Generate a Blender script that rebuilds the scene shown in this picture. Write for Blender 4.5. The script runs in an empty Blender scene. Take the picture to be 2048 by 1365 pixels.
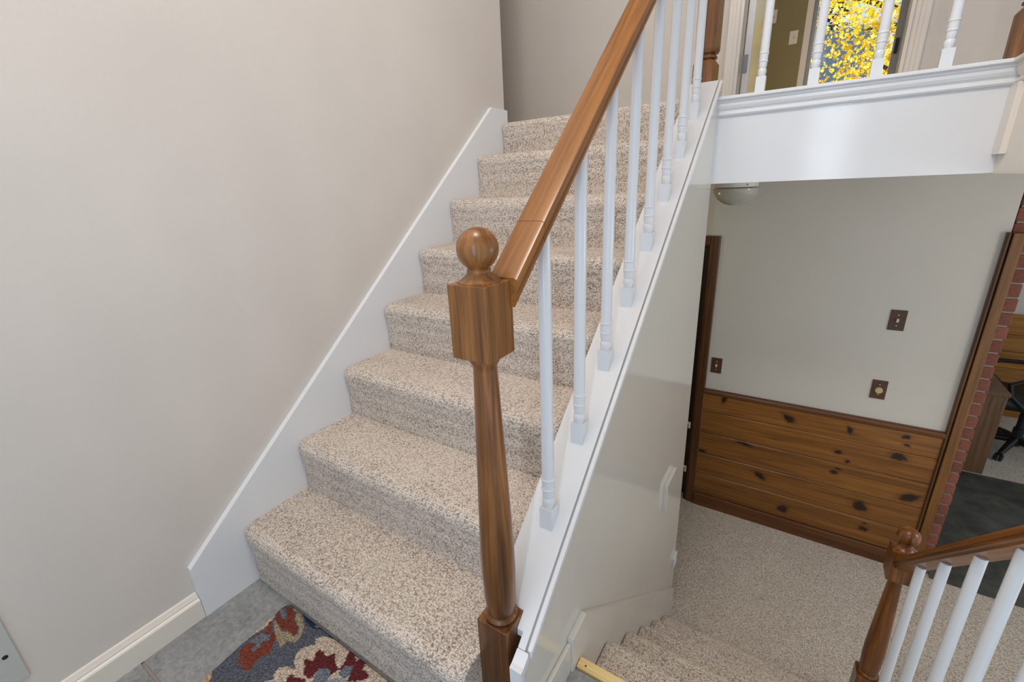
import bpy, bmesh, math, random
from mathutils import Vector, Matrix
random.seed(7)
SC = bpy.context.scene
COL = SC.collection

# ------------------------------------------------------------------ camera
cam_d = bpy.data.cameras.new('camera')
cam_d.sensor_fit = 'HORIZONTAL'; cam_d.sensor_width = 36.0
cam_d.lens = 892.85 * 36.0 / 2048.0
cam_d.clip_start = 0.02; cam_d.clip_end = 200
cam = bpy.data.objects.new('camera', cam_d); COL.objects.link(cam)
rx, ux, bx = (0.840384, 0.540374, -0.041843), (-0.141695, 0.293566, 0.945379), (0.523142, -0.788552, 0.323277)
cam.matrix_world = Matrix(((rx[0], ux[0], bx[0], 1.3858), (rx[1], ux[1], bx[1], -0.4811),
                           (rx[2], ux[2], bx[2], 1.1768), (0, 0, 0, 1)))
SC.camera = cam

# ------------------------------------------------------------------ light
world = bpy.data.worlds.new('sky'); SC.world = world; world.use_nodes = True
world.node_tree.nodes['Background'].inputs[0].default_value = (0.76, 0.88, 1.0, 1)
world.node_tree.nodes['Background'].inputs[1].default_value = 0.88

def lamp(name, kind, loc, energy, color, rot=(0, 0, 0), **kw):
    d = bpy.data.lights.new(name, kind); d.energy = energy; d.color = color
    for k, v in kw.items(): setattr(d, k, v)
    o = bpy.data.objects.new(name, d); COL.objects.link(o)
    o.location = loc; o.rotation_euler = rot
    return o
sun = lamp('sun', 'SUN', (6, 20, 20), 10.0, (1.0, 0.95, 0.85), angle=0.02)
sun.rotation_euler = Vector((-0.35, -0.75, -0.62)).to_track_quat('-Z', 'Y').to_euler()
# daylight through the narrow glass beside the front door, behind the camera
lamp('entry_sidelight', 'AREA', (1.425, -1.35, 1.15), 7.0, (0.74, 0.86, 1.0), rot=(math.radians(90), 0, 0),
     shape='RECTANGLE', size=0.045, size_y=1.5)
# unseen overhead light added high over the landing, so light falls from above
lamp('foyer_top_fill', 'POINT', (0.95, -0.1, 3.3), 96.0, (1.0, 0.93, 0.855), shadow_soft_size=0.25)
# fill light added out of view beyond the railing to brighten the lower level
lamp('lower_room_fill', 'POINT', (3.3, 1.3, 0.75), 20.0, (1.0, 0.95, 0.90), shadow_soft_size=0.2)
# unseen fill light added to lift the olive room behind the upper doorway
lamp('bedroom_fill', 'POINT', (-0.6, 3.6, 3.3), 26.0, (1.0, 0.92, 0.80), shadow_soft_size=0.15)
# lamp in the lower hallway under the upper flight
lamp('hallway_lamp', 'POINT', (0.25, 2.05, 0.75), 2.0, (1.0, 0.86, 0.45), shadow_soft_size=0.08)
SC.view_settings.view_transform = 'Standard'; SC.view_settings.look = 'None'
SC.view_settings.exposure = 0.12; SC.view_settings.gamma = 1.0
SC.view_settings.use_curve_mapping = False
SC.cycles.use_denoising = True
SC.cycles.max_bounces = 10; SC.cycles.diffuse_bounces = 5
SC.cycles.sample_clamp_indirect = 4.0

# ------------------------------------------------------------------ materials
def lin(c):
    return tuple(((v / 255) / 12.92 if v / 255 < 0.04045 else ((v / 255 + 0.055) / 1.055) ** 2.4) for v in c) + (1.0,)
class NT:
    def __init__(s, name, rough=0.5, spec=0.5):
        s.m = bpy.data.materials.new(name); s.m.use_nodes = True
        s.t = s.m.node_tree; s.b = s.t.nodes['Principled BSDF']
        s.b.inputs['Roughness'].default_value = rough
        s.b.inputs['Specular IOR Level'].default_value = spec
    def n(s, typ, **kw):
        x = s.t.nodes.new('ShaderNode' + typ)
        for k, v in kw.items(): setattr(x, k, v)
        return x
    def l(s, a, b): s.t.links.new(a, b)
    def val(s, node, **kw):
        for k, v in kw.items(): node.inputs[k.replace('_', ' ')].default_value = v
        return node
    def coords(s, scale=(1, 1, 1), rot=(0, 0, 0)):
        tc = s.n('TexCoord'); mp = s.n('Mapping', vector_type='TEXTURE'); s.l(tc.outputs['Object'], mp.inputs[0])
        mp.inputs['Scale'].default_value = tuple(1.0 / v for v in scale); mp.inputs['Rotation'].default_value = rot
        return mp.outputs[0]
    def noise(s, vec, scale, detail=4, rough=0.5, dist=0):
        x = s.n('TexNoise'); s.l(vec, x.inputs['Vector'])
        s.val(x, Scale=scale, Detail=detail, Roughness=rough, Distortion=dist); return x
    def ramp(s, fac, stops, interp='LINEAR'):
        r = s.n('ValToRGB'); s.l(fac, r.inputs[0]); e = r.color_ramp; e.interpolation = interp
        while len(e.elements) < len(stops): e.elements.new(0.5)
        for el, (p, c) in zip(e.elements, stops): el.position = p; el.color = c
        return r.outputs[0]
    def math(s, op, a, b=None, clamp=False):
        m = s.n('Math', operation=op); m.use_clamp = clamp
        for i, v in enumerate((a, b)):
            if v is None: continue
            if isinstance(v, (int, float)): m.inputs[i].default_value = v
            else: s.l(v, m.inputs[i])
        return m.outputs[0]
    def mix(s, fac, a, b, mode='MIX'):
        m = s.n('Mix', data_type='RGBA', blend_type=mode)
        for i, v in ((0, fac), (6, a), (7, b)):
            if isinstance(v, (int, float, tuple)): m.inputs[i].default_value = v
            else: s.l(v, m.inputs[i])
        return m.outputs[2]
    def bump(s, h, strength=0.3, dist=0.002):
        b = s.n('Bump'); s.l(h, b.inputs['Height']); b.inputs['Strength'].default_value = strength
        b.inputs['Distance'].default_value = dist; s.l(b.outputs[0], s.b.inputs['Normal'])
    def col(s, c):
        if isinstance(c, tuple): s.b.inputs['Base Color'].default_value = c
        else: s.l(c, s.b.inputs['Base Color'])

def paint(name, c, rough=0.6, bump=0.15, bscale=160, var=0.04, spec=0.4):
    k = NT(name, rough, spec); v = k.coords()
    big = k.noise(v, 1.7, 3); f = k.ramp(big.outputs[0], [(0.3, lin(tuple(x * (1 - var) for x in c))), (0.7, lin(c))])
    k.col(f); fine = k.noise(v, bscale, 3); k.bump(fine.outputs[0], bump, 0.002); return k.m
M = {}
M['wall'] = paint('warm_wall_paint', (213, 205, 198), 0.55, 0.22, 110, 0.035)
M['wall_low'] = paint('pale_wall_paint', (208, 202, 192), 0.6, 0.15, 110, 0.03)
M['ceil'] = paint('ceiling_paint', (200, 192, 180), 0.8)
M['olive'] = paint('olive_wall_paint', (150, 138, 100), 0.7)
M['trim'] = paint('white_trim_enamel', (226, 227, 230), 0.2, 0.04, 60, 0.012, 0.5)
M['fascia'] = paint('gloss_white_fascia', (222, 223, 226), 0.11, 0.06, 420, 0.01, 0.5)
M['trim_warm'] = paint('cream_trim_enamel', (228, 220, 210), 0.35, 0.05, 60, 0.015, 0.5)
M['stairwall'] = paint('satin_white_enamel', (214, 210, 202), 0.1, 0.03, 30, 0.02, 0.5)
M['spindle'] = paint('white_spindle_enamel', (222, 224, 228), 0.22, 0.03, 40, 0.01, 0.5)
M['plastic'] = paint('ivory_plastic', (225, 212, 190), 0.35, 0.0)
M['gold'] = paint('ivory_knob', (196, 178, 132), 0.3, 0.0)
M['black'] = paint('black_plastic', (22, 23, 25), 0.45, 0.05)
M['slot'] = paint('dark_slot', (20, 18, 16), 0.8, 0.0)
M['metal_grey'] = paint('grey_stile', (150, 152, 155), 0.35, 0.0)
M['vent'] = paint('grey_register_enamel', (188, 190, 186), 0.4, 0.03)
M['plate'] = paint('brown_wall_plate', (88, 58, 40), 0.4, 0.05, 90, 0.15)
M['nail'] = paint('bright_screw', (210, 200, 180), 0.3, 0.0)
M['bark'] = paint('bark', (70, 58, 46), 0.9, 0.5, 30)
M['shingle'] = paint('grey_roof', (120, 132, 150), 0.8, 0.3, 20)
M['siding'] = paint('pale_siding', (170, 172, 178), 0.7)
M['grass'] = paint('lawn', (120, 118, 60), 0.9, 0.5, 40, 0.3)
M['needle'] = paint('evergreen_needles', (58, 74, 56), 0.9)
M['mortar'] = paint('mortar', (152, 143, 134), 0.9, 0.4, 120)

def wood(name, light, dark, axis='Z', scale=1.0, rough=0.33, rot=(0, 0, 0), streak=0.5, knots=None):
    k = NT(name, rough, 0.45)
    long, cross = 3.0 * scale, 75 * scale
    sc = {'Z': (cross, cross, long), 'Y': (cross, long, cross), 'X': (long, cross, cross)}[axis]
    v = k.coords(sc, rot); g = k.noise(v, 1.0, 6, 0.6, 0.6)
    c = k.ramp(g.outputs[0], [(0.28, lin(dark)), (0.5, lin(tuple((a + b) / 2 * 1.05 for a, b in zip(light, dark)))), (0.66, lin(light))])
    v2 = k.coords(tuple(x * 0.16 for x in sc), rot); g2 = k.noise(v2, 1.0, 3, 0.5, 0.8)
    st = k.ramp(g2.outputs[0], [(0.36, (0, 0, 0, 1)), (0.56, (1, 1, 1, 1))])
    c = k.mix(streak, c, k.mix(st, k.mix(1.0, c, (0.30, 0.26, 0.23, 1), 'MULTIPLY'), c))
    if knots:
        tc = k.n('TexCoord'); wob = k.noise(tc.outputs['Object'], 38, 3)
        off = k.n('VectorMath', operation='SCALE'); k.l(wob.outputs[1], off.inputs[0]); off.inputs['Scale'].default_value = 0.035
        ad = k.n('VectorMath', operation='ADD'); k.l(tc.outputs['Object'], ad.inputs[0]); k.l(off.outputs[0], ad.inputs[1])
        acc = None
        for (x, z, ra, rb, an) in knots:
            mp = k.n('Mapping', vector_type='TEXTURE'); k.l(ad.outputs[0], mp.inputs[0])
            mp.inputs['Location'].default_value = (x + 0.0175, 2.6, z + 0.0175)
            mp.inputs['Rotation'].default_value = (0, math.radians(an), 0)
            mp.inputs['Scale'].default_value = (ra * 1.55, 10.0, rb * 1.55)
            ln = k.n('VectorMath', operation='LENGTH'); k.l(mp.outputs[0], ln.inputs[0])
            acc = ln.outputs['Value'] if acc is None else k.math('MINIMUM', acc, ln.outputs['Value'])
        halo = k.ramp(acc, [(0.0, (1, 1, 1, 1)), (0.4, (0.92, 0.92, 0.92, 1)), (0.6, (0.25, 0.25, 0.25, 1)), (1.0, (0, 0, 0, 1))])
        c = k.mix(halo, c, lin((34, 18, 10)))
    k.col(c); k.bump(g.outputs[0], 0.06, 0.001); return k.m
M['newel'] = wood('stained_newel_wood', (156, 104, 56), (88, 54, 26), 'Z', 1.0, 0.3, streak=0.75)
M['rail'] = wood('stained_rail_wood', (172, 114, 56), (122, 76, 34), 'Y', 1.0, 0.3, (math.radians(41), 0, 0), 0.45)
M['rail_low'] = wood('stained_lower_rail_wood', (156, 98, 44), (100, 58, 24), 'Y', 1.0, 0.28, (math.radians(-44), 0, 0), 0.5)
M['newel_low'] = wood('stained_lower_newel_wood', (142, 88, 40), (78, 44, 18), 'Z', 1.0, 0.28, streak=0.6)
KN = [(1.45, -.289, .05, .024, 35), (1.767, -.285, .032, .018, 60), (2.014, -.395, .046, .03, 0), (1.731, -.45, .026, .019, 0),
      (1.79, -.50, .015, .013, 0), (1.736, -.598, .026, .017, 0), (1.75, -.565, .022, .008, 0), (1.343, -.762, .045, .026, 30),
      (2.112, -.641, .065, .03, -25), (1.505, -.968, .04, .03, -25), (1.895, -.789, .05, .04, 30), (1.941, -.943, .036, .017, -15),
      (1.067, -.235, .018, .045, 10), (0.963, -.681, .03, .016, 0), (2.022, -.259, .022, .016, 0), (2.03, -.31, .022, .012, 0),
      (1.22, -.545, .06, .014, 12), (1.94, -.90, .018, .008, 0)]
M['pine'] = wood('knotty_pine', (152, 100, 44), (104, 66, 28), 'X', 0.8, 0.35, streak=0.5, knots=KN)
M['pine_trim'] = wood('dark_pine_trim', (108, 70, 36), (68, 42, 20), 'Z', 0.9, 0.38, streak=0.4)
M['pine_corner'] = wood('honey_pine_corner', (136, 92, 42), (96, 62, 26), 'Z', 0.9, 0.36, streak=0.4)
M['pine_rail'] = wood('dark_pine_rail', (112, 70, 36), (76, 44, 20), 'X', 0.9, 0.38, streak=0.4)
M['pine_far'] = wood('golden_pine', (176, 122, 44), (130, 82, 26), 'X', 0.6, 0.4, streak=0.5)
M['desk'] = wood('walnut_veneer', (128, 96, 68), (84, 58, 38), 'Z', 0.7, 0.45, streak=0.4)
M['door_dark'] = wood('dark_door_wood', (60, 38, 22), (34, 20, 12), 'Z', 0.8, 0.4)
M['raw_pine'] = wood('raw_pine_strip', (230, 206, 152), (206, 174, 112), 'X', 0.7, 0.5, streak=0.2)

def carpet(name, stops, scl, rnd, gap, depth):
    k = NT(name, 0.95, 0.1); v = k.coords(scl)
    wob = k.noise(k.coords((1, 1, 1)), 60, 2)
    vo = k.n('TexVoronoi', feature='F1'); k.l(v, vo.inputs['Vector']); k.val(vo, Scale=1.0, Randomness=rnd)
    sep = k.n('SeparateColor'); k.l(vo.outputs['Color'], sep.inputs[0])
    patch = k.noise(k.coords((1, 1, 1)), 7, 4)
    f = k.math('ADD', k.math('MULTIPLY', sep.outputs[0], 0.8), k.math('MULTIPLY', patch.outputs[0], 0.35))
    c = k.ramp(k.math('SUBTRACT', f, 0.08), stops)
    gap_shade = k.ramp(vo.outputs['Distance'], [(0.35, (1, 1, 1, 1)), (0.85, (gap, gap * .93, gap * .86, 1))])  # shade between the loops put into the yarn colour
    k.col(k.mix(1.0, c, gap_shade, 'MULTIPLY'))
    h = k.math('SUBTRACT', 1.0, vo.outputs['Distance'])
    fine = k.noise(k.coords((1, 1, 1)), 700, 2)
    h = k.math('ADD', h, k.math('MULTIPLY', fine.outputs[0], 0.35))
    k.bump(h, 1.0, depth); k.b.inputs['Sheen Weight'].default_value = 0.15
    return k.m
CS = [(0.0, lin((146, 130, 120))), (0.14, lin((190, 172, 160))), (0.32, lin((222, 207, 195))), (0.65, lin((238, 225, 213))), (1.0, lin((244, 234, 220)))]
M['berber'] = carpet('berber_loop_carpet', CS, (205, 225, 225), 0.55, 0.36, 0.0035)
CL = [(0.0, lin((184, 172, 160))), (0.3, lin((212, 202, 190))), (0.7, lin((230, 220, 208))), (1.0, lin((240, 232, 222)))]
M['plush'] = carpet('plush_lower_carpet', CL, (170, 170, 170), 1.0, 0.5, 0.004)

k = NT('slate_tile', 0.42, 0.5); v = k.coords()
n1 = k.noise(v, 9, 8, 0.72, 0.6); n2 = k.noise(v, 70, 6, 0.7)
c = k.ramp(n1.outputs[0], [(0.3, lin((112, 116, 122))), (0.5, lin((146, 149, 152))), (0.7, lin((172, 172, 170)))])
k.col(k.mix(0.4, c, k.ramp(n2.outputs[0], [(0.35, lin((84, 80, 78))), (0.65, lin((170, 168, 164)))])))
k.bump(k.math('ADD', n1.outputs[0], k.math('MULTIPLY', n2.outputs[0], 0.4)), 0.8, 0.006); M['slate'] = k.m
k = NT('dark_hearth_slate', 0.5, 0.4); v = k.coords(); n1 = k.noise(v, 6, 6, 0.65, 0.5)
k.col(k.ramp(n1.outputs[0], [(0.3, lin((44, 47, 45))), (0.7, lin((92, 94, 90)))])); k.bump(n1.outputs[0], 0.5, 0.006); M['hearth'] = k.m
k = NT('red_brick', 0.8, 0.25); v = k.coords(); n1 = k.noise(v, 60, 6, 0.7); oi = k.n('ObjectInfo')
c = k.ramp(n1.outputs[0], [(0.3, lin((112, 68, 54))), (0.7, lin((150, 98, 82)))])
dk = k.ramp(oi.outputs['Random'], [(0.0, (0.72, 0.72, 0.74, 1)), (1.0, (1.05, 1.0, 1.0, 1))])
k.col(k.mix(1.0, c, dk, 'MULTIPLY')); k.bump(n1.outputs[0], 0.7, 0.003); M['brick'] = k.m
k = NT('window_glass', 0.02, 0.5); tp = k.n('BsdfTransparent'); gl = k.n('BsdfGlossy'); gl.inputs['Roughness'].default_value = 0.02
fr = k.n('Fresnel'); fr.inputs[0].default_value = 1.08; mx = k.n('MixShader'); k.l(fr.outputs[0], mx.inputs[0]); k.l(tp.outputs[0], mx.inputs[1]); k.l(gl.outputs[0], mx.inputs[2])
tp.inputs[0].default_value = (0.95, 0.97, 0.96, 1); k.l(mx.outputs[0], k.t.nodes['Material Output'].inputs['Surface']); M['glass'] = k.m
k = NT('frosted_lamp_glass', 0.25, 0.5); k.col(lin((206, 202, 190))); k.b.inputs['Transmission Weight'].default_value = 0.35
k.b.inputs['Coat Weight'].default_value = 0.5; M['dome'] = k.m
k = NT('autumn_leaf', 0.6, 0.3); oi = k.n('Attribute', attribute_name='tint'); oi.attribute_type = 'GEOMETRY'
k.col(oi.outputs['Color']); k.b.inputs['Transmission Weight'].default_value = 0.0
tr = k.n('BsdfTranslucent'); k.l(oi.outputs['Color'], tr.inputs[0]); mx = k.n('MixShader'); mx.inputs[0].default_value = 0.5
k.l(k.b.outputs[0], mx.inputs[1]); k.l(tr.outputs[0], mx.inputs[2])
k.l(mx.outputs[0], k.t.nodes['Material Output'].inputs['Surface']); M['leaf'] = k.m
k = NT('hooked_wool_rug', 0.95, 0.1); at = k.n('Attribute', attribute_name='tint'); at.attribute_type = 'GEOMETRY'
vo = k.n('TexVoronoi'); k.l(k.coords((230, 190, 200)), vo.inputs['Vector']); k.val(vo, Scale=1.0, Randomness=0.7)
sh = k.ramp(vo.outputs['Distance'], [(0.3, (1.12, 1.12, 1.12, 1)), (0.9, (0.55, 0.55, 0.55, 1))])
k.col(k.mix(1.0, at.outputs['Color'], sh, 'MULTIPLY')); k.bump(k.math('SUBTRACT', 1.0, vo.outputs['Distance']), 1.0, 0.004); M['rug'] = k.m

# ------------------------------------------------------------------ builders
class B:
    """collects shapes for one mesh"""
    def __init__(s): s.bm = bmesh.new()
    def box(s, a, b, bev=0.0):
        vs = [s.bm.verts.new((x, y, z)) for x in (a[0], b[0]) for y in (a[1], b[1]) for z in (a[2], b[2])]
        fs = [s.bm.faces.new([vs[i] for i in f]) for f in ((0, 1, 3, 2), (4, 6, 7, 5), (0, 4, 5, 1), (2, 3, 7, 6), (0, 2, 6, 4), (1, 5, 7, 3))]
        if bev:
            es = list({e for f in fs for e in f.edges})
            bmesh.ops.bevel(s.bm, geom=es, offset=bev, segments=2, affect='EDGES', profile=0.5)
        return s
    def prism(s, pts, axis, a, b, bev=0.0):
        def P(p, t):
            return {'X': (t, p[0], p[1]), 'Y': (p[0], t, p[1]), 'Z': (p[0], p[1], t)}[axis]
        A = [s.bm.verts.new(P(p, a)) for p in pts]; C = [s.bm.verts.new(P(p, b)) for p in pts]
        n = len(pts); fs = [s.bm.faces.new(A), s.bm.faces.new(C[::-1])]
        for i in range(n): fs.append(s.bm.faces.new((A[i], C[i], C[(i + 1) % n], A[(i + 1) % n])))
        if bev:
            es = list({e for f in fs[:2] for e in f.edges})
            bmesh.ops.bevel(s.bm, geom=es, offset=bev, segments=2, affect='EDGES')
        return s
    def loft(s, rings, cap=True, closed=True):
        R = [[s.bm.verts.new(p) for p in r] for r in rings]; n = len(R[0])
        for a, b in zip(R, R[1:]):
            for i in range(n if closed else n - 1):
                s.bm.faces.new((a[i], a[(i + 1) % n], b[(i + 1) % n], b[i]))
        if cap: s.bm.faces.new(R[0][::-1]); s.bm.faces.new(R[-1])
        return s
    def lathe(s, prof, c, seg=24):
        rings = [[(c[0] + r * math.cos(2 * math.pi * i / seg), c[1] + r * math.sin(2 * math.pi * i / seg), c[2] + z) for i in range(seg)] for r, z in prof]
        return s.loft(rings)
    def tube(s, pts, r, seg=10):
        rings = []
        pts = [Vector(p) for p in pts]
        for i, p in enumerate(pts):
            d = (pts[min(i + 1, len(pts) - 1)] - pts[max(i - 1, 0)]).normalized()
            u = d.orthogonal().normalized() if i == 0 else (u - d * u.dot(d)).normalized()
            w = d.cross(u); rr = r[i] if isinstance(r, (list, tuple)) else r
            rings.append([tuple(p + (u * math.cos(2 * math.pi * j / seg) + w * math.sin(2 * math.pi * j / seg)) * rr) for j in range(seg)])
        return s.loft(rings)
    def ball(s, c, r, seg=24):
        return s.lathe([(max(r * math.sin(math.pi * i / 14), 0.0006), -r * math.cos(math.pi * i / 14)) for i in range(15)], c, seg)
    def mesh(s, name, mat, smooth=False):
        bmesh.ops.recalc_face_normals(s.bm, faces=s.bm.faces)
        me = bpy.data.meshes.new(name); s.bm.to_mesh(me); s.bm.free()
        if mat: me.materials.append(M[mat])
        if smooth:
            for p in me.polygons: p.use_smooth = True
            me.set_sharp_from_angle(angle=math.radians(40))
        return me
def put(name, me, parent=None, loc=(0, 0, 0), off=True):
    o = bpy.data.objects.new(name, me); COL.objects.link(o); o.location = loc
    if parent:
        o.parent = parent
        if parent.type == 'EMPTY' and off: o.location = Vector(loc) - parent.location
    return o
def obj(name, b, mat, parent=None, smooth=False):
    return put(name, b.mesh(name, mat, smooth), parent)
def tag(o, label, cat, group=None, kind=None):
    o['label'] = label; o['category'] = cat
    if group: o['group'] = group
    if kind: o['kind'] = kind
    return o
def thing(name, label, cat, loc=(0, 0, 0), group=None, kind=None):
    e = bpy.data.objects.new(name, None); COL.objects.link(e); e.location = loc; e.empty_display_size = 0.1
    return tag(e, label, cat, group, kind)
def struct(name, b, mat, label, cat, parent=None):
    o = obj(name, b, mat, parent)
    return tag(o, label, cat, kind='structure')

# ------------------------------------------------------------------ the setting
R, T = 0.19, 0.2276
ZF, ZL, ZU = -0.028, -1.145, 1.494          # entry landing, lower floor, upper floor
YF, YW = 1.631, 2.60                        # face of the upper floor edge, hall walls
CI, CO = 0.9027, 1.0154                     # inner and outer face of the stair wall
def capz(y): return 0.18 + 0.835 * y

fl = struct('floor', B().box((-0.02, -1.6, -0.2), (1.92, 0.288, ZF - 0.004)), 'mortar', 'grouted slate floor of the entry landing', 'floor')
gx = [-0.02, 0.42, 0.83, 1.24, 1.65, 1.92]; gy = [-1.6, -1.13, -0.725, -0.32, 0.085, 0.288]
for i in range(5):
    for j in range(5):
        obj('slate_tile', B().box((gx[i] + 0.004, gy[j] + 0.004, ZF - 0.02), (gx[i + 1] - 0.004, gy[j + 1] - 0.004, ZF), 0.0015), 'slate', fl)
struct('floor_lower', B().box((-1.0, 0.1, ZL - 0.1), (5.0, 5.4, ZL)), 'plush', 'beige plush carpet of the lower level', 'floor')
struct('floor_upper', B().box((-2.1, 1.65, 1.17), (5.0, 5.5, ZU - 0.008)).box((1.875, -1.6, 1.17), (5.0, 1.65, ZU - 0.008)), 'berber', 'upper hall floor with looped beige carpet', 'floor')
struct('ceiling', B().box((-1.0, 1.65, 1.162), (5.0, 5.4, 1.17)).box((1.875, -1.6, 1.162), (5.0, 1.65, 1.17)), 'ceil', 'low cream ceiling over the lower hallway', 'ceiling')
struct('ceiling_upper', B().box((-2.2, -1.7, 3.95), (5.1, 5.6, 4.05)), 'ceil', 'high ceiling over the stairwell', 'ceiling')
struct('wall_left', B().box((-0.14, -1.6, ZF - 0.1), (-0.02, 1.66, 3.95)), 'wall', 'tall beige painted wall beside the upper flight', 'wall')
struct('wall_hall_end', B().box((-2.1, 1.54, ZU - 0.1), (-0.14, 1.66, 3.95)).box((-2.2, 1.54, ZU - 0.1), (-2.1, 2.7, 3.95)), 'wall', 'beige walls closing the left end of the upper hall', 'wall')
struct('wall_back', B().box((-2.1, YW, ZU - 0.01), (0.914, YW + 0.11, 3.95)).box((1.655, YW, ZU - 0.01), (5.0, YW + 0.11, 3.95)).box((0.914, YW, 3.52), (1.655, YW + 0.11, 3.95)),
       'wall', 'beige upper hall wall behind the balustrade with a doorway', 'wall')
struct('wall_bedroom', B().box((-1.0, 5.4, ZU - 0.01), (1.13, 5.5, 3.95)).box((1.86, 5.4, ZU - 0.01), (5.0, 5.5, 3.95)).box((1.13, 5.4, 3.56), (1.86, 5.5, 3.95))
       .box((-1.1, YW + 0.11, ZU - 0.01), (-1.0, 5.5, 3.95)).box((3.2, YW + 0.11, ZU - 0.01), (3.3, 5.4, 3.95)), 'olive', 'olive green walls of the room through the doorway', 'wall')
wl = struct('wall_lower', B().box((0.878, YW, ZL), (2.19, YW + 0.1, 1.162)).box((-1.0, YW, 0.80), (0.878, YW + 0.1, 1.162)).box((-1.0, YW, ZL), (0.06, YW + 0.1, 0.80)),
            'wall_low', 'off white lower hallway wall above knotty pine wainscot', 'wall')
struct('wall_closet', B().box((-1.0, 1.609, ZL), (CI, 1.648, 1.160)).box((-1.1, 1.609, ZL), (-1.0, YW, 1.162)), 'wall_low', 'off white wall under the upper flight', 'wall')
wf = struct('wall_far', B().box((1.0, 5.4, ZL), (5.0, 5.5, 1.162)), 'wall_low', 'white end wall of the lower room above golden pine', 'wall')
for i in range(6):
    obj('pine_board', B().box((2.3, 5.38, ZL + 0.165 * i + 0.002), (5.0, 5.4, ZL + 0.165 * (i + 1) - 0.002), 0.002), 'pine_far', wf)
obj('chair_rail', B().box((2.3, 5.37, -0.155), (5.0, 5.4, -0.125), 0.004), 'pine_far', wf)

# knotty pine wainscot of the lower hallway wall
ze = [-1.04, -0.87, -0.70, -0.53, -0.36, -0.222]
for a, b in zip(ze, ze[1:]):
    obj('pine_board', B().prism([(2.6, a + 0.001), (2.588, a + 0.001), (2.584, a + 0.005), (2.584, b - 0.005), (2.588, b - 0.001), (2.6, b - 0.001)], 'X', 0.938, 2.178), 'pine', wl)
obj('chair_rail', B().prism([(2.6, -0.226), (2.578, -0.226), (2.574, -0.220), (2.572, -0.205), (2.576, -0.195), (2.584, -0.191), (2.6, -0.191)], 'X', 0.938, 2.178), 'pine_rail', wl)
bb = obj('baseboard_lower', B().prism([(2.6, ZL), (2.576, ZL), (2.576, -1.052), (2.580, -1.043), (2.6, -1.041)], 'X', 0.938, 2.178), 'pine_rail', wl)
tr1 = struct('trim_1', B().prism([(2.174, 2.6), (2.174, 2.578), (2.178, 2.572), (2.186, 2.572), (2.190, 2.580), (2.190, 2.6)], 'Z', ZL, 0.883), 'pine_trim', 'dark wood strip at the end of the lower hallway wall', 'trim')
struct('trim_2', B().box((2.192, 2.564, ZL), (2.233, 2.597, 0.883), 0.003), 'pine_corner', 'honey pine corner board beside the brick pier', 'trim')

# stair wall (closed stringer) with its cap
NX0, NY1 = 0.9757, 0.137      # the newel post stands in a notch of the wall end
ws = struct('wall_stair', B().prism([(NY1, ZF), (NY1, capz(NY1) - 0.018), (YF, capz(YF) - 0.018), (YF, ZL), (0.20, ZL), (0.20, ZF)], 'X', CI, CO)
            .prism([(0.062, ZF), (0.062, capz(0.062) - 0.018), (NY1, capz(NY1) - 0.018), (NY1, ZF)], 'X', 0.991, CO), 'stairwall',
            'glossy white wall between the two flights with sloping top', 'wall')
obj('cap_board', B().prism([(NY1, capz(NY1) - 0.018), (NY1, capz(NY1)), (1.634, capz(1.634)), (1.634, capz(1.634) - 0.018)], 'X', CI - 0.003, 1.0075)
    .prism([(0.085, capz(0.085) - 0.018), (0.085, capz(0.085)), (NY1, capz(NY1)), (NY1, capz(NY1) - 0.018)], 'X', 0.991, 1.0075)
    .prism([(0.108, capz(0.108) - 0.018), (0.108, capz(0.108)), (NY1, capz(NY1)), (NY1, capz(NY1) - 0.018)], 'X', NX0, 0.991), 'trim', ws)
obj('edge_bead', B().prism([(0.088, capz(0.088) - 0.022), (0.088, capz(0.088) - 0.001), (1.634, capz(1.634) - 0.001), (1.634, capz(1.634) - 0.022)], 'X', 1.0125, 1.0225, 0.002), 'trim', ws)
obj('end_board', B().prism([(0.050, ZF), (0.050, capz(0.062)), (0.062, capz(0.062) + 0.002), (0.0835, capz(0.0835) + 0.001), (0.0835, capz(0.0835) - 0.017), (0.062, capz(0.062) - 0.018), (0.062, ZF)], 'X', 0.990, 1.0185, 0.001), 'trim', ws)
obj('baseboard', B().box((CO, 0.066, ZF), (CO + 0.011, 0.272, 0.072), 0.003), 'stairwall', ws)

# edge of the upper floor
struct('trim_3', B().box((CO - 0.001, YF, 1.160), (1.853, 1.65, 1.43)), 'fascia', 'broad glossy white fascia board across the upper floor edge', 'fascia')
mp = [(1.70, 1.480), (1.604, 1.480), (1.602, 1.478), (1.602, 1.470), (1.605, 1.467), (1.612, 1.466), (1.612, 1.459), (1.615, 1.456), (1.616, 1.446), (1.620, 1.437),
      (1.6265, 1.430), (1.6265, 1.426), (1.621, 1.424), (1.620, 1.417), (1.624, 1.411), (1.632, 1.410), (1.70, 1.410)]
struct('trim_4', B().prism(mp, 'X', CO, 1.8525), 'trim', 'stepped white moulding along the top of the fascia', 'moulding')
struct('trim_5', B().box((1.853, -1.6, 1.157), (1.873, 1.65, 1.43)), 'trim_warm', 'cream fascia of the overlook at right angles to the white one', 'fascia')
struct('trim_6', B().prism([(1.853 - (1.631 - y) if y < 1.66 else 1.93, z) for y, z in mp], 'Y', -1.6, 1.612), 'trim_warm', 'cream moulding along the overlook edge', 'moulding')
struct('trim_7', B().box((1.838, 1.556, 1.214), (1.8535, 1.6305, 1.4095), 0.001), 'trim_warm', 'short upright cream board in the fascia corner', 'trim')

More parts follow.
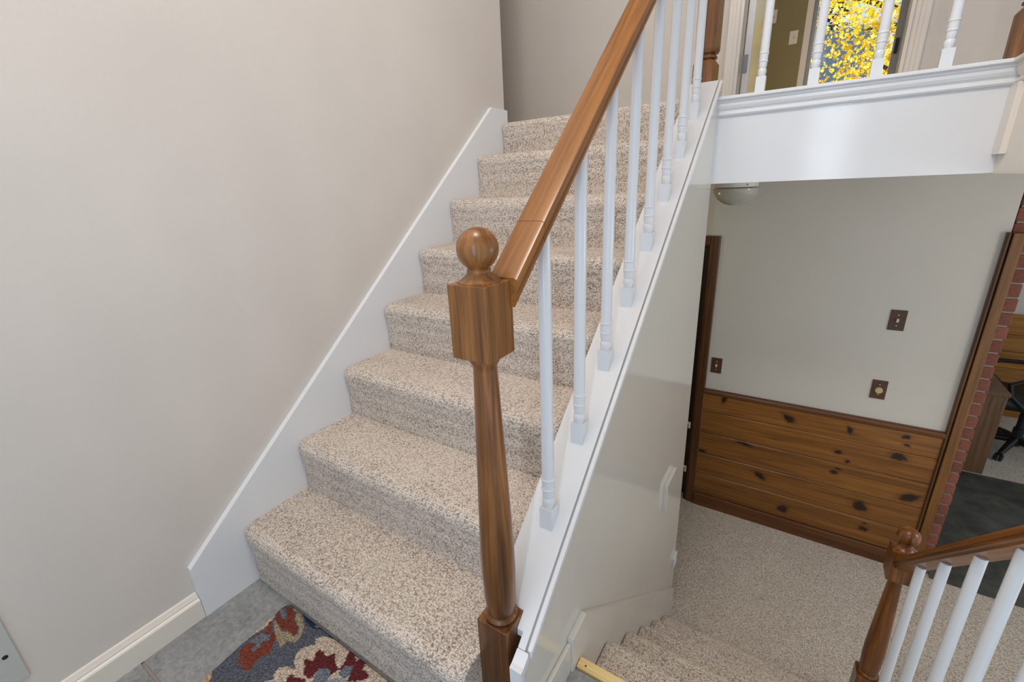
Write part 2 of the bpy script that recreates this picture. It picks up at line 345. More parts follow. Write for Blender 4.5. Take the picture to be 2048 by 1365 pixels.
# baseboard of the left wall
struct('baseboard_left', B().prism([(-0.02, ZF), (-0.002, ZF), (-0.002, 0.036), (-0.005, 0.040), (-0.009, 0.043), (-0.009, 0.047), (-0.012, 0.053), (-0.015, 0.060), (-0.02, 0.062)], 'Y', -1.6, -0.156),
       'trim_warm', 'moulded cream baseboard along the beige wall', 'baseboard')

# ------------------------------------------------------------------ staircases
def step_mesh(y0, z0, z1, y1, xa, xb, sgn=1):
    """carpet wrapped step: riser at y0 from z0 up to z1, tread to y1 (sgn -1: the nose points to +y)"""
    prof = [(0.010, z0), (0.005, z0 + (z1 - z0) * 0.45), (-0.001, z1 - 0.052), (-0.004, z1 - 0.036), (-0.003, z1 - 0.022), (0.003, z1 - 0.010), (0.013, z1 - 0.003), (0.028, z1)]
    D = abs(y1 - y0)
    def ring(x, t):
        c = (0.05, z1 - 0.05)
        pts = []
        for (d, z) in prof:
            if z > z0 + 0.03: d, z = d + (c[0] - d) * t, z + (c[1] - z) * t * (0.35)
            pts.append((d, z))
        pts += [(D * 0.6, z1 - 0.001), (D + 0.012, z1), (D + 0.012, z0)]
        return [(x, y0 + sgn * d, z) for d, z in pts]
    b = B(); b.loft([ring(xa, 0.30), ring(xa + 0.006, 0.14), ring(xa + 0.016, 0.04), ring(xa + 0.034, 0), ring((xa + xb) / 2, 0.0), ring(xb - 0.034, 0), ring(xb - 0.016, 0.04), ring(xb - 0.006, 0.14), ring(xb, 0.30)])
    return b
up = thing('carpeted_staircase', 'upper flight of stairs in looped beige carpet rising along the beige wall', 'staircase', (0.45, 0.0, ZF))
for i in range(8):
    z1 = (i + 1) * R if i < 7 else ZU
    z0 = i * R if i else ZF
    obj('carpeted_step', step_mesh(i * T, z0, z1, (i + 1) * T if i < 7 else 1.66, 0.0, CI - 0.004 if i else 0.8965), 'berber', up, True)
def skz(y): return 0.2832 + 0.835 * y
sk = obj('skirt_board', B().prism([(-0.155, ZF), (-0.155, skz(-0.155)), (1.523, 1.556), (1.658, 1.556), (1.658, 1.30), (1.60, 1.18), (0.46, ZF)], 'X', -0.02, 0.0), 'trim', up)
down = thing('carpeted_staircase', 'lower flight of stairs in looped beige carpet going down from the slate landing', 'staircase', (1.4, 1.37, ZL))
for k in range(5):
    zt = -0.185 - 0.19 * k; yn = 0.531 + 0.209 * k
    z0 = zt - 0.19 if k < 4 else ZL
    obj('carpeted_step', step_mesh(yn, z0, zt, yn - 0.225, 1.034, 1.803, -1), 'berber', down, True)
obj('carpeted_riser', B().box((1.034, 0.288, -0.20), (1.803, 0.306, ZF - 0.0065)), 'berber', down)
obj('skirt_board', B().prism([(0.272, ZF - 0.2), (0.272, 0.088), (0.355, 0.092), (1.597, -1.0), (1.597, ZL), (1.3, ZL)], 'X', CO, 1.032, 0.001), 'stairwall', down)
def lcap(y): return 0.31 - 0.91 * y
obj('outer_stringer', B().prism([(0.30, ZF - 0.2), (0.30, lcap(0.30)), (1.36, lcap(1.36)), (1.36, ZL), (1.2, ZL)], 'X', 1.805, 1.91), 'trim', down)

# ------------------------------------------------------------------ railings
def newel(parent, x, y, n, zf, zb, z0, z1, zball, rb, mat, steps=True):
    """square base to zb, turned shaft to z0, square block to z1, ball on top; one post with its sub-parts"""
    h = n / 2
    post = obj('newel_post', B().box((x - h, y - h, zf), (x + h, y + h, zb), 0.002), mat, parent)
    L = z0 - zb; q = n / 0.078
    pr = [(0.030, -0.004), (0.034, 0.001), (0.0365, 0.007), (0.034, 0.013), (0.030, 0.0155), (0.031, 0.020), (0.0335, 0.08 * L), (0.0358, 0.20 * L), (0.0352, 0.30 * L), (0.0325, 0.45 * L),
          (0.0282, 0.66 * L), (0.0245, 0.83 * L), (0.0218, 0.955 * L), (0.0225, L - 0.018), (0.0265, L - 0.012), (0.0275, L - 0.007), (0.0265, L - 0.002), (0.026, L + 0.003)]
    obj('turned_shaft', B().lathe([(r * q, z) for r, z in pr], (x, y, zb), 28), mat, post, True)
    obj('top_block', B().box((x - h, y - h, z0), (x + h, y + h, z1), 0.0015), mat, post)
    cl = zball - z1 - rb
    obj('collar', B().lathe([(0.036 * q, -0.001), (0.036 * q, 0.002), (0.031 * q, 0.005), (0.024 * q, 0.011), (0.020 * q, cl * 0.75 + 0.002), (0.0205 * q, cl + 0.002), (0.0175 * q, cl + 0.006)], (x, y, z1), 28), mat, post, True)
    obj('ball_finial', B().ball((x, y, zball), rb, 32), mat, post, True)
    return post
def baluster(parent, x, y, z0, z1, mat='spindle', blk=0.058, b=0.0324, bed=None):
    """z0: bottom at the low side of the block; bed(y): the sloping surface its foot is cut to"""
    h = b / 2
    o = obj('baluster', B().prism([(y - h, bed(y - h) if bed else z0), (y + h, bed(y + h) if bed else z0), (y + h, z0 + blk), (y - h, z0 + blk)], 'X', x - h, x + h), mat, parent)
    zb = z0 + blk; L = z1 - zb
    pr = [(0.0118, -0.001), (0.0128, 0.004), (0.0146, 0.010), (0.0150, 0.017), (0.0142, 0.023), (0.0120, 0.0265), (0.0128, 0.029), (0.0140, 0.034), (0.0142, 0.047), (0.0158, 0.0485), (0.0164, 0.0505), (0.0158, 0.0525),
          (0.0145, 0.054), (0.0149, 0.062), (0.0150, 0.0735), (0.0164, 0.075), (0.0169, 0.077), (0.0164, 0.079), (0.0150, 0.0805), (0.0146, 0.15), (0.0140, 0.6 * L), (0.0134, L)]
    obj('turned_spindle', B().lathe(pr, (x, y, zb), 18), mat, o, True)
    return o
def rail_rings(xc, ys, ztop, w=0.060, h=0.050, drop=0.0):
    pr = [(-0.5, -0.16), (-0.47, -0.05), (-0.38, 0.0), (0.38, 0.0), (0.47, -0.05), (0.5, -0.16), (0.5, -0.40), (0.44, -0.46), (0.44, -0.56), (0.49, -0.62), (0.49, -0.74), (0.40, -0.82), (0.38, -1.0),
          (-0.38, -1.0), (-0.40, -0.82), (-0.49, -0.74), (-0.49, -0.62), (-0.44, -0.56), (-0.44, -0.46), (-0.5, -0.40)]
    return [[(xc + a * w, y, ztop(y) + c * h) for a, c in pr] for y in ys]
# upper flight
rl = thing('stair_railing', 'upper flight railing with ball topped wooden newel, honey wood handrail and white spindles', 'railing', (0.936, 0.107, ZF))
newel(rl, 0.936, 0.107, 0.078, ZF, 0.291, 0.902, 1.032, 1.086, 0.0352, 'newel')
rz = lambda y: 0.912 + 0.875 * y
hr = obj('handrail', B().loft(rail_rings(0.960, (0.238, 1.634), rz)), 'rail', rl, True)
obj('rail_end_piece', B().loft(rail_rings(0.960, (0.140, 0.2368), rz)), 'rail', hr, True)
for i in range(8):
    yf = 0.2688 + 0.1693 * i; yc = yf + 0.0162
    baluster(rl, 0.9608, yc, capz(yf), rz(yc) - 0.046, bed=capz)
# lower flight
ll = thing('stair_railing', 'lower flight railing with ball topped newel on the lower carpet and bluish white spindles', 'railing', (1.858, 1.40, ZL))
newel(ll, 1.858, 1.40, 0.078, ZL, -0.815, -0.290, -0.157, -0.100, 0.0352, 'newel_low')
lz = lambda y: 1.152 - 0.977 * y
obj('handrail', B().loft(rail_rings(1.858, (1.363, 0.13), lz)), 'rail_low', ll, True)
for yc in (1.198, 1.032, 0.855, 0.695, 0.53, 0.365):
    baluster(ll, 1.858, yc, lcap(yc + 0.016), lz(yc) - 0.046, bed=lcap)
newel(ll, 1.858, 0.09, 0.078, ZF, 0.285, 1.0, 1.13, 1.184, 0.0352, 'newel_low')
# upper hall
hb = thing('hall_balustrade', 'white spindle balustrade on the fascia with grooved wooden posts at both ends', 'balustrade', (1.4, 1.66, 1.48))
for x in (0.947, 1.8625):
    h = 0.0415; yc = 1.677; ch = 0.007
    def sq(hh, c, z): return [(x + a, yc + b_, z) for a, b_ in ((-hh + c, -hh), (hh - c, -hh), (hh, -hh + c), (hh, hh - c), (hh - c, hh), (-hh + c, hh), (-hh, hh - c), (-hh, -hh + c))]
    p = obj('newel_post', B().loft([sq(h, 0.0005, 1.474), sq(h, 0.0005, 1.612), sq(h - 0.008, 0.010, 1.624), sq(h - 0.012, 0.016, 1.627), sq(h - 0.006, 0.016, 1.631), sq(h - 0.005, 0.016, 1.637), sq(h - 0.008, 0.016, 1.642),
                                    sq(h - 0.011, 0.016, 1.645), sq(h - 0.004, 0.012, 1.650), sq(h, 0.012, 1.662), sq(h, 0.009, 2.40), sq(h - 0.006, 0.009, 2.41)]), 'newel', hb)
    obj('ball_finial', B().lathe([(0.022, 0.0), (0.018, 0.012), (0.03, 0.024), (0.038, 0.045), (0.03, 0.07), (0.002, 0.083)], (x, yc, 2.41), 20), 'newel', p, True)
for x in (1.153, 1.323, 1.502, 1.677):
    baluster(hb, x, 1.66, 1.480, 2.335)
bm = B(); prr = rail_rings(0, (0,), lambda y: 2.38)[0]
bm.loft([[(xx, 1.677 + a, c) for a, _, c in prr] for xx in (0.985, 1.825)])
obj('handrail', bm, 'rail', hb, True)

# ------------------------------------------------------------------ doors and windows
d1 = thing('door_1', 'dark wooden door in a dark stained casing beside the wainscot', 'door', (0.47, YW, ZL), kind='structure')
cp = [(0.938, 2.6), (0.938, 2.584), (0.932, 2.579), (0.926, 2.582), (0.914, 2.582), (0.908, 2.585), (0.892, 2.585), (0.886, 2.588), (0.878, 2.590), (0.878, 2.6)]
obj('door_casing', B().prism(cp, 'Z', ZL, 0.843), 'pine_trim', d1)
obj('head_casing', B().box((0.0, 2.583, 0.785), (0.878, 2.6, 0.843), 0.003), 'pine_rail', d1)
obj('jamb', B().box((0.862, 2.6, ZL), (0.878, 2.70, 0.80)), 'door_dark', d1)
obj('door_slab', B().box((0.06, 2.655, ZL + 0.01), (0.860, 2.69, 0.79), 0.002), 'door_dark', d1)
for z in (-0.53, -0.90):
    b = B().box((0.852, 2.592, z), (0.866, 2.60, z + 0.05), 0.001).box((0.838, 2.592, z + 0.036), (0.852, 2.60, z + 0.05), 0.001)
    obj('hinge_leaf', b, 'plastic', d1)['label'] = 'small ivory metal plate'
d2 = thing('door_2', 'white doorway of the upper hall with its door swung open', 'door', (1.285, YW, ZU), kind='structure')
for sx, x0 in ((-1, 0.914), (1, 1.655)):
    pr = [(x0 + sx * a, b) for a, b in ((0.0, 2.6), (0.0, 2.588), (0.006, 2.584), (0.018, 2.584), (0.022, 2.580), (0.034, 2.580), (0.040, 2.577), (0.052, 2.577), (0.058, 2.582), (0.058, 2.6))]
    obj('door_casing', B().prism(pr, 'Z', ZU - 0.01, 3.58), 'trim_warm', d2)
    a, b_ = sorted((x0 - sx * 0.001, x0 - sx * 0.016))
    obj('jamb', B().box((a, 2.588, ZU - 0.01), (b_, 2.712, 3.52)), 'trim_warm', d2)
obj('head_casing', B().box((0.856, 2.578, 3.52), (1.713, 2.6, 3.58), 0.003), 'trim_warm', d2)
ds = obj('door_slab', B().box((0.934, 2.722, ZU), (0.969, 3.45, 3.51), 0.002), 'trim', d2)
obj('hinge', B().box((0.930, 2.714, 1.75), (0.958, 2.722, 1.84), 0.001), 'metal_grey', ds)
w1 = thing('window_1', 'glass patio door framing yellow autumn leaves', 'window', (1.5, 5.42, ZU), kind='structure')
obj('frame', B().box((1.13, 5.40, ZU), (1.165, 5.49, 3.56)).box((1.84, 5.40, ZU), (1.86, 5.49, 3.56)).box((1.165, 5.40, 3.52), (1.84, 5.49, 3.56)), 'metal_grey', w1)
obj('casing', B().box((1.075, 5.385, ZU), (1.13, 5.4, 3.62), 0.003), 'trim_warm', w1)
obj('casing', B().box((1.86, 5.385, ZU), (1.915, 5.4, 3.62), 0.003), 'trim_warm', w1)
st = obj('stile', B().box((1.795, 5.41, ZU), (1.84, 5.45, 3.52), 0.002), 'metal_grey', w1)
obj('latch', B().box((1.806, 5.385, 2.20), (1.828, 5.41, 2.32), 0.003), 'black', st)
obj('glass_pane', B().box((1.165, 5.43, ZU), (1.795, 5.436, 3.52)), 'glass', w1)

# ------------------------------------------------------------------ things on the walls
def toggle_plate(x, z, label, w=0.070, h=0.114):
    t = thing('light_switch', label, 'switch', (x, YW, z), 'brown switch plates on the lower hallway wall')
    p = obj('plate', B().box((x - w / 2, YW - 0.006, z - h / 2), (x + w / 2, YW, z + h / 2), 0.0018), 'plate', t)
    obj('toggle', B().prism([(YW - 0.006, z - 0.011), (YW - 0.010, z - 0.010), (YW - 0.019, z + 0.006), (YW - 0.016, z + 0.010), (YW - 0.006, z + 0.011)], 'X', x - 0.005, x + 0.005), 'plastic', t)
    for dz in (-0.030, 0.030):
        s = put('screw', B().lathe([(0.0032, 0), (0.0032, 0.0015), (0.001, 0.002)], (0, 0, 0), 10).mesh('screw', 'nail'), t)
        s.rotation_euler = (math.radians(90), 0, 0); s.location = Vector((x, YW - 0.006, z + dz)) - t.location
    return t
toggle_plate(1.861, 0.411, 'brown switch plate with toggle, higher of the two near the corner board')
toggle_plate(0.992, -0.013, 'brown switch plate with toggle beside the dark door casing', 0.066, 0.108)
t = thing('dimmer_switch', 'brown plate with a round ivory dimmer knob above the wainscot', 'switch', (1.854, YW, -0.004), 'brown switch plates on the lower hallway wall')
obj('plate', B().box((1.819, YW - 0.006, -0.061), (1.889, YW, 0.053), 0.0018), 'plate', t)
kn = put('dimmer_knob', B().lathe([(0.019, 0), (0.0185, 0.008), (0.0165, 0.013), (0.001, 0.014)], (0, 0, 0), 24).mesh('dimmer_knob', 'gold', True), t)
kn.rotation_euler = (math.radians(90), 0, 0); kn.location = (0, -0.006, -0.002)
for dz in (-0.03, 0.03):
    s = put('screw', B().lathe([(0.0032, 0), (0.0032, 0.0015), (0.001, 0.002)], (0, 0, 0), 10).mesh('screw', 'nail'), t)
    s.rotation_euler = (math.radians(90), 0, 0); s.location = (0, -0.006, dz + 0.001)
for x, z, lab in ((0.990, 2.475, 'white wall plate on the olive wall, lower of the two'), (0.785, 2.69, 'white wall plate on the olive wall, higher and nearer the open door')):
    t = thing('light_switch', lab, 'switch', (x, 5.4, z), 'white plates on the olive wall')
    obj('plate', B().box((x - 0.036, 5.394, z - 0.058), (x + 0.036, 5.4, z + 0.058), 0.0015), 'trim_warm', t)
    obj('toggle', B().box((x - 0.006, 5.384, z - 0.012), (x + 0.006, 5.394, z + 0.012), 0.002), 'plastic', t)
# white flat box and small plate on the stair wall
t = tag(obj('wall_panel', B().box((CO, 1.222, -0.205), (CO + 0.017, 1.375, -0.068), 0.0015), 'stairwall'), 'thin white rectangular panel fixed to the glossy stair wall', 'panel')
t2 = tag(obj('outlet_cover', B().box((CO, 1.555, -0.835), (CO + 0.012, 1.625, -0.765), 0.0015), 'trim'), 'small white cover low on the far end of the stair wall', 'outlet cover')
# return air register on the beige wall
t = thing('air_register', 'grey metal air register with vertical slots on the beige wall', 'vent', (-0.02, -0.66, 0.13))
obj('face_frame', B().box((-0.02, -0.83, 0.135), (-0.014, -0.496, 0.168), 0.001).box((-0.02, -0.83, 0.40), (-0.014, -0.496, 0.433), 0.001).box((-0.02, -0.536, 0.168), (-0.014, -0.496, 0.40), 0.001).box((-0.02, -0.83, 0.168), (-0.014, -0.79, 0.40), 0.001), 'vent', t)
obj('backing', B().box((-0.0199, -0.79, 0.168), (-0.019, -0.536, 0.40)), 'slot', t)
sm = B().box((-0.0190, -0.005, 0.168), (-0.0145, 0.005, 0.40), 0.001).mesh('slat', 'vent')
for i in range(13):
    put('slat', sm, t, (0, -0.555 - 0.018 * i, 0))
s = put('screw', B().lathe([(0.005, 0), (0.005, 0.001), (0.002, 0.002)], (0, 0, 0), 12).mesh('screw', 'black'), t)
s.rotation_euler = (0, math.radians(90), 0); s.location = Vector((-0.014, -0.515, 0.215)) - t.location
# flush ceiling light
t = thing('ceiling_light', 'flush ceiling light with shallow frosted glass bowl in the lower hallway', 'lamp', (1.056, 2.08, 1.162))
obj('base_pan', B().lathe([(0.094, -0.026), (0.097, -0.024), (0.097, 0.0)], (1.056, 2.08, 1.162), 32), 'trim_warm', t, True)
obj('glass_bowl', B().lathe([(0.006, -0.112), (0.030, -0.110), (0.058, -0.100), (0.082, -0.082), (0.098, -0.058), (0.106, -0.036), (0.105, -0.030), (0.090, -0.028)], (1.056, 2.08, 1.162), 32), 'dome', t, True)
obj('thumb_screw', B().lathe([(0.004, -0.004), (0.004, 0.004)], (1.115, 2.0, 1.147), 10), 'nail', t)
# raw wood strip at the landing edge
t = thing('threshold_strip', 'raw yellow pine strip nailed along the landing edge', 'threshold', (1.42, 0.30, ZF))
obj('strip', B().box((1.033, 0.289, ZF - 0.006), (1.80, 0.318, ZF + 0.006), 0.002), 'raw_pine', t)
for x in (1.055, 1.30, 1.55):
    obj('nail_head', B().lathe([(0.0025, 0), (0.0025, 0.001)], (x, 0.300, ZF + 0.0055), 8), 'slot', t)

# ------------------------------------------------------------------ rug
PAL = dict(base=(98, 101, 112), navy=(46, 56, 82), tan=(170, 154, 128), rust=(132, 68, 54), blue=(116, 126, 136), cream=(210, 190, 172), peach=(214, 178, 138), crimson=(104, 46, 48), pale=(150, 158, 164))
POLY = [
('navy', [(0.216, 0.011), (0.263, -0.002), (0.316, -0.015), (0.353, -0.005), (0.355, 0.008), (0.4, -0.003), (0.427, 0.013), (0.451, 0.016), (0.228, 0.018)]),
('tan', [(0.204, -0.058), (0.219, -0.057), (0.257, -0.066), (0.279, -0.057), (0.305, -0.057), (0.31, -0.046), (0.291, -0.03), (0.311, -0.026), (0.328, -0.054), (0.324, -0.068), (0.302, -0.074), (0.304, -0.095), (0.271, -0.088), (0.24, -0.076)]),
('tan', [(0.207, -0.001), (0.227, 0.011), (0.257, -0.001), (0.308, -0.024), (0.288, -0.032), (0.254, -0.02), (0.246, -0.008)]),
('tan', [(0.33, -0.007), (0.325, 0.01), (0.342, 0.01), (0.343, -0.007)]),
('rust', [(0.177, -0.036), (0.182, -0.025), (0.226, -0.041), (0.24, -0.036), (0.191, -0.011), (0.214, -0.006), (0.246, -0.012), (0.254, -0.024), (0.291, -0.034), (0.305, -0.049), (0.3, -0.056), (0.27, -0.055), (0.253, -0.064), (0.216, -0.055)]),
('blue', [(0.188, -0.03), (0.194, -0.022), (0.216, -0.026), (0.229, -0.039), (0.213, -0.04)]),
('cream', [(0.167, -0.034), (0.177, -0.026), (0.201, -0.06), (0.205, -0.082), (0.2, -0.112), (0.197, -0.129), (0.196, -0.152), (0.189, -0.169), (0.187, -0.123), (0.186, -0.097), (0.173, -0.064)]),
('rust', [(0.206, -0.108), (0.219, -0.093), (0.199, -0.069), (0.201, -0.06), (0.232, -0.081), (0.259, -0.081), (0.272, -0.092), (0.277, -0.107), (0.298, -0.123), (0.285, -0.131), (0.281, -0.144), (0.286, -0.158), (0.291, -0.178), (0.273, -0.186), (0.252, -0.178), (0.238, -0.185), (0.237, -0.173), (0.216, -0.165), (0.21, -0.151), (0.213, -0.134)]),
('blue', [(0.21, -0.132), (0.211, -0.117), (0.214, -0.1), (0.242, -0.091), (0.256, -0.101), (0.24, -0.115), (0.25, -0.123), (0.249, -0.144), (0.235, -0.143), (0.233, -0.126)]),
('peach', [(0.186, -0.28), (0.186, -0.251), (0.199, -0.23), (0.22, -0.237), (0.237, -0.256)]),
('cream', [(0.363, -0.189), (0.353, -0.175), (0.371, -0.156), (0.357, -0.145), (0.356, -0.129), (0.371, -0.117), (0.394, -0.113), (0.395, -0.109), (0.373, -0.099), (0.361, -0.085), (0.357, -0.066), (0.372, -0.046), (0.383, -0.043), (0.368, -0.03), (0.376, -0.014), (0.398, -0.005), (0.411, -0.004), (0.419, 0.011), (0.441, 0.013), (0.462, 0.008), (0.491, 0.014), (0.521, 0.011), (0.556, 0.015), (0.578, 0.018), (0.615, 0.027), (0.639, 0.015), (0.636, -0.004), (0.665, -0.041), (0.648, -0.093), (0.541, -0.166), (0.42, -0.204)]),
('crimson', [(0.401, -0.138), (0.397, -0.124), (0.415, -0.123), (0.445, -0.111), (0.474, -0.127), (0.416, -0.156)]),
('crimson', [(0.393, -0.083), (0.398, -0.077), (0.421, -0.07), (0.405, -0.059), (0.406, -0.039), (0.431, -0.043), (0.444, -0.042), (0.449, -0.025), (0.472, -0.039), (0.497, -0.051), (0.494, -0.072), (0.452, -0.075), (0.455, -0.096), (0.452, -0.107), (0.427, -0.106), (0.414, -0.094)]),
('crimson', [(0.497, -0.051), (0.498, -0.031), (0.485, -0.01), (0.483, 0.002), (0.513, -0.004), (0.521, -0.01), (0.526, 0.007), (0.549, 0.014), (0.55, -0.006), (0.554, -0.016), (0.578, -0.015), (0.585, -0.024), (0.561, -0.049), (0.545, -0.057), (0.527, -0.033), (0.509, -0.05)]),
('crimson', [(0.462, 0.0), (0.459, 0.01), (0.467, 0.011)]),
('blue', [(0.457, -0.094), (0.452, -0.075), (0.48, -0.061), (0.494, -0.072), (0.506, -0.096), (0.472, -0.11)]),
('blue', [(0.504, -0.053), (0.507, -0.035), (0.527, -0.023), (0.536, -0.04), (0.536, -0.056), (0.516, -0.058)]),
('pale', [(0.496, -0.083), (0.511, -0.068), (0.536, -0.056), (0.561, -0.063), (0.55, -0.087), (0.51, -0.1)]),
]
BBX = [(min(p[0] for p in q), max(p[0] for p in q), min(p[1] for p in q), max(p[1] for p in q)) for _, q in POLY]
def inside(q, x, y):
    c = False; j = len(q) - 1
    for i in range(len(q)):
        if (q[i][1] > y) != (q[j][1] > y) and x < (q[j][0] - q[i][0]) * (y - q[i][1]) / (q[j][1] - q[i][1]) + q[i][0]: c = not c
        j = i
    return c
def rug_col(x, y):
    x += random.uniform(-.0016, .0016); y += random.uniform(-.0016, .0016)
    for (c, q), bb_ in zip(reversed(POLY), reversed(BBX)):
        if bb_[0] <= x <= bb_[1] and bb_[2] <= y <= bb_[3] and inside(q, x, y): return c
    return 'base'
NX, NY = 330, 230
vs, cols = [], []
yb, yfr = 0.004, -0.62
for j in range(NY + 1):
    v = j / NY; y = yfr + (yb - yfr) * v; xl = 0.178 - 0.10 * y
    d = max(0.0, y - (yb - 0.03)); xl += (0.03 - math.sqrt(max(0, 0.03 ** 2 - d * d)))
    for i in range(NX + 1):
        x = xl + (1.12 - xl) * i / NX
        e = min(x - xl, yb - y, y - yfr, 1.12 - x)
        vs.append((x, y, ZF + 0.0012 + 0.0095 * min(1, max(0, e) / 0.006) ** 0.5))
        c = PAL['navy'] if (e < 0.004) else PAL[rug_col(x, y)]
        s = random.uniform(0.72, 1.14)
        cols.append(lin(tuple(min(255, k_ * s) for k_ in c)))
fs = [(j * (NX + 1) + i, j * (NX + 1) + i + 1, (j + 1) * (NX + 1) + i + 1, (j + 1) * (NX + 1) + i) for j in range(NY) for i in range(NX)]
me = bpy.data.meshes.new('area_rug'); me.from_pydata(vs, [], fs); me.materials.append(M['rug'])
ca = me.color_attributes.new('tint', 'FLOAT_COLOR', 'POINT')
ca.data.foreach_set('color', [c for q in cols for c in q])
for p in me.polygons: p.use_smooth = True
rug = bpy.data.objects.new('area_rug', me); COL.objects.link(rug)
tag(rug, 'slate blue hooked wool rug with cream and crimson flowers at the stair foot', 'rug')

# ------------------------------------------------------------------ lower room beyond the pier
bp = thing('brick_pier', 'narrow red brick pier at the end of the lower hallway wall', 'brick wall', (2.24, 2.70, ZL))
obj('mortar_core', B().box((2.200, 2.606, ZL), (2.279, 3.30, 1.160)), 'mortar', bp)
def brick(l): return B().box((2.194, 0, 0.0035), (2.2865, l, 0.0675), 0.005).mesh('brick', 'brick')
bl, bs = brick(0.20), brick(0.095)
for k in range(32):
    z = ZL + 0.0715 * k
    if z > 1.09: break
    y = 2.600
    seq = [bs, bl, bl, bl] if k % 2 else [bl, bl, bl, bs]
    for m_ in seq:
        put('brick', m_, bp, (random.uniform(-.0015, .0015), y, z)); y += (0.095 if m_ is bs else 0.20) + 0.009
tag(obj('hearth', B().box((2.292, 2.571, ZL), (4.05, 4.03, ZL + 0.006), 0.001), 'hearth'), 'dark slate hearth slab set in the lower carpet', 'hearth')
dk = thing('desk', 'brown wood veneer desk standing behind the brick pier', 'desk', (2.55, 4.6, ZL))
obj('desk_top', B().box((2.24, 4.04, -0.465), (2.835, 5.20, -0.435), 0.003), 'desk', dk)
obj('end_panel', B().box((2.25, 4.055, ZL), (2.828, 4.08, -0.465), 0.002), 'desk', dk)
obj('end_panel', B().box((2.25, 5.16, ZL), (2.828, 5.185, -0.465), 0.002), 'desk', dk)
obj('back_panel', B().box((2.25, 4.08, -0.95), (2.27, 5.16, -0.465)), 'desk', dk)
oc = thing('office_chair', 'black swivel office chair with loop arms next to the desk', 'chair', (3.13, 4.62, ZL))
cx, cy = 3.13, 4.62
obj('seat', B().box((cx - 0.25, cy - 0.24, -0.70), (cx + 0.25, cy + 0.25, -0.61), 0.03), 'black', oc, True)
obj('backrest', B().prism([(cy + 0.20, -0.55), (cy + 0.25, -0.56), (cy + 0.33, -0.05), (cy + 0.30, -0.02), (cy + 0.26, -0.05)], 'X', cx - 0.22, cx + 0.22, 0.01), 'black', oc)
obj('back_stem', B().tube([(cx, cy + 0.1, -0.69), (cx, cy + 0.27, -0.68), (cx, cy + 0.27, -0.4)], 0.022), 'black', oc)
obj('gas_column', B().lathe([(0.035, 0), (0.035, 0.16), (0.026, 0.16), (0.026, 0.36), (0.05, 0.36), (0.05, 0.39)], (cx, cy, -1.09), 16), 'black', oc, True)
for a in range(5):
    t_ = math.radians(330 + 72 * a); ex, ey = cx + 0.29 * math.cos(t_), cy + 0.29 * math.sin(t_)
    lg = obj('base_leg', B().tube([(cx, cy, -1.035), (cx + 0.15 * math.cos(t_), cy + 0.15 * math.sin(t_), -1.055), (ex, ey, -1.085)], [0.032, 0.026, 0.018]), 'black', oc, True)
    b = B()
    for o_ in (-0.016, 0.016):
        px, py = ex - math.sin(t_) * o_, ey + math.cos(t_) * o_
        ring = [[(px - math.sin(t_) * w + 0.029 * math.cos(q) * math.cos(t_), py + math.cos(t_) * w + 0.029 * math.cos(q) * math.sin(t_), ZL + 0.029 + 0.029 * math.sin(q)) for q in [2 * math.pi * n_ / 14 for n_ in range(14)]] for w in (-0.009, 0.009)]
        b.loft(ring)
    obj('caster', b, 'black', lg)
for sx in (-1, 1):
    X = cx + sx * 0.27
    obj('arm_loop', B().tube([(X, cy - 0.10, -0.66), (X, cy - 0.20, -0.56), (X, cy - 0.22, -0.46), (X, cy - 0.16, -0.43), (X, cy + 0.10, -0.425), (X, cy + 0.20, -0.45), (X, cy + 0.18, -0.56), (X, cy + 0.12, -0.66)], 0.018), 'black', oc, True)

oc.rotation_euler = (0, 0, math.radians(-90))

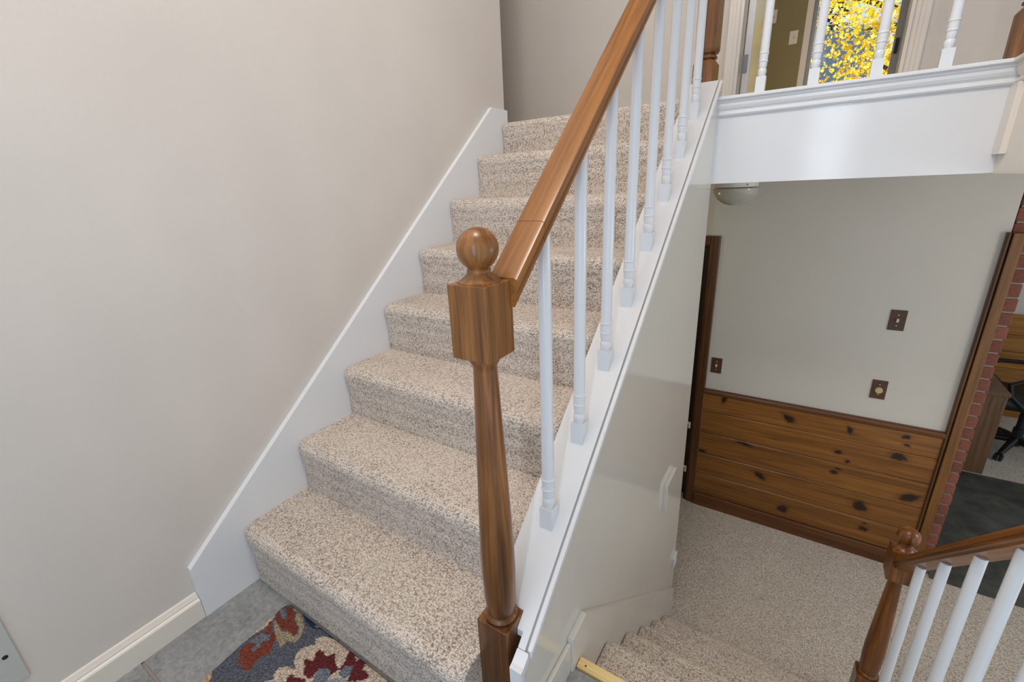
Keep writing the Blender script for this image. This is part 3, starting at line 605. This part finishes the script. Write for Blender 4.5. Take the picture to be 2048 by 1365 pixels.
# ------------------------------------------------------------------ outside the patio door
tag(obj('ground', B().box((-14, 5.6, -1.5), (18, 40, -1.4)), 'grass'), 'leaf strewn lawn behind the house', 'ground', kind='structure')
LEAF = [(0, 0), (0.35, 0.12), (0.22, 0.38), (0.5, 0.55), (0.2, 0.62), (0.0, 1.0), (-0.2, 0.62), (-0.5, 0.55), (-0.22, 0.38), (-0.35, 0.12)]
def maple(x, y, h, spread, n, label, seed):
    rnd = random.Random(seed)
    t = thing('maple_tree', label, 'tree', (x, y, -1.4), 'autumn maples behind the house')
    tr_ = obj('trunk', B().tube([(x, y, -1.4), (x + 0.1, y, 0.6), (x - 0.1, y + 0.1, 2.6), (x + 0.1, y, h)], [0.24, 0.18, 0.13, 0.04], 10), 'bark', t, True)
    ends = []
    for k_ in range(16):
        a = k_ * 2.4; z = 0.6 + (h - 1.0) * k_ / 16; L = spread * rnd.uniform(0.6, 1.0)
        e = (x + L * math.cos(a), y + L * math.sin(a) * 0.8, z + rnd.uniform(0.2, 1.2))
        m_ = (x + L * 0.5 * math.cos(a + 0.15), y + L * 0.4 * math.sin(a + 0.15), z + 0.5)
        obj('branch', B().tube([(x, y, z), m_, e], [0.06, 0.035, 0.01], 6), 'bark', tr_)
        ends += [e, m_, ((e[0] + m_[0]) / 2, (e[1] + m_[1]) / 2, (e[2] + m_[2]) / 2)]
    vs, fs, cs = [], [], []
    tints = [(252, 220, 50), (246, 204, 40), (255, 232, 90), (238, 176, 50), (236, 212, 70), (255, 243, 140)]
    for q in range(n):
        e = rnd.choice(ends); s = rnd.uniform(0.045, 0.095); c = lin(rnd.choice(tints))
        p = Vector((e[0] + rnd.gauss(0, 0.42), e[1] + rnd.gauss(0, 0.42), e[2] + rnd.gauss(0, 0.26)))
        rot = Matrix.Rotation(rnd.uniform(0, 6.28), 3, 'Z') @ Matrix.Rotation(rnd.uniform(0.2, 1.6), 3, 'X')
        i0 = len(vs)
        for (a, b) in LEAF: vs.append(tuple(p + rot @ Vector((a * s, b * s, 0.1 * s * abs(a)))))
        fs.append(tuple(range(i0, i0 + 10))); cs += [c] * 10
    me = bpy.data.meshes.new('foliage'); me.from_pydata(vs, [], fs); me.materials.append(M['leaf'])
    at = me.color_attributes.new('tint', 'FLOAT_COLOR', 'POINT'); at.data.foreach_set('color', [c for q in cs for c in q])
    put('foliage', me, t)['kind'] = 'stuff'
maple(2.6, 11.0, 6.4, 2.4, 16000, 'yellow autumn maple nearest the patio door', 3)
maple(-1.4, 15.0, 6.5, 1.9, 12000, 'yellow autumn maple farther from the house, in front of the grey roof', 5)
for (x, y, h, lab) in ((6.6, 24.0, 12.0, 'dark evergreen behind the maples, right of the grey roof'), (-6.5, 28.5, 13.0, 'dark evergreen behind the maples, left of the grey roof'), (0.5, 30.0, 15.0, 'tall dark evergreen rising behind the grey roof')):
    t = thing('evergreen_tree', lab, 'tree', (x, y, -1.4)); rnd = random.Random(h)
    obj('trunk', B().tube([(x, y, -1.4), (x, y, h)], [0.25, 0.03], 8), 'bark', t)
    vs, fs = [], []
    for q in range(3500):
        u = rnd.random() ** 0.8; z = -0.6 + (h + 0.6) * u; r = (1 - u) * 3.4 * rnd.uniform(0.5, 1.0); a = rnd.uniform(0, 6.283); s = 0.35
        p = Vector((x + r * math.cos(a), y + r * math.sin(a), z)); o_ = Vector((math.cos(a), math.sin(a), -0.35)) * s; w = Vector((-math.sin(a), math.cos(a), 0.2)) * s * 0.35
        i0 = len(vs); vs += [tuple(p - w), tuple(p + w), tuple(p + o_)]; fs.append((i0, i0 + 1, i0 + 2))
    me = bpy.data.meshes.new('foliage'); me.from_pydata(vs, [], fs); me.materials.append(M['needle']); put('foliage', me, t)['kind'] = 'stuff'
hs2 = thing('neighbour_house', 'house with a grey blue roof seen through the leaves', 'building', (0.0, 21.0, -1.4))
obj('walls', B().box((-4.0, 19.5, -1.4), (2.3, 25.0, 3.3)), 'siding', hs2)
obj('roof', B().prism([(19.1, 3.2), (22.2, 6.2), (25.4, 3.2)], 'X', -4.3, 2.6), 'shingle', hs2)
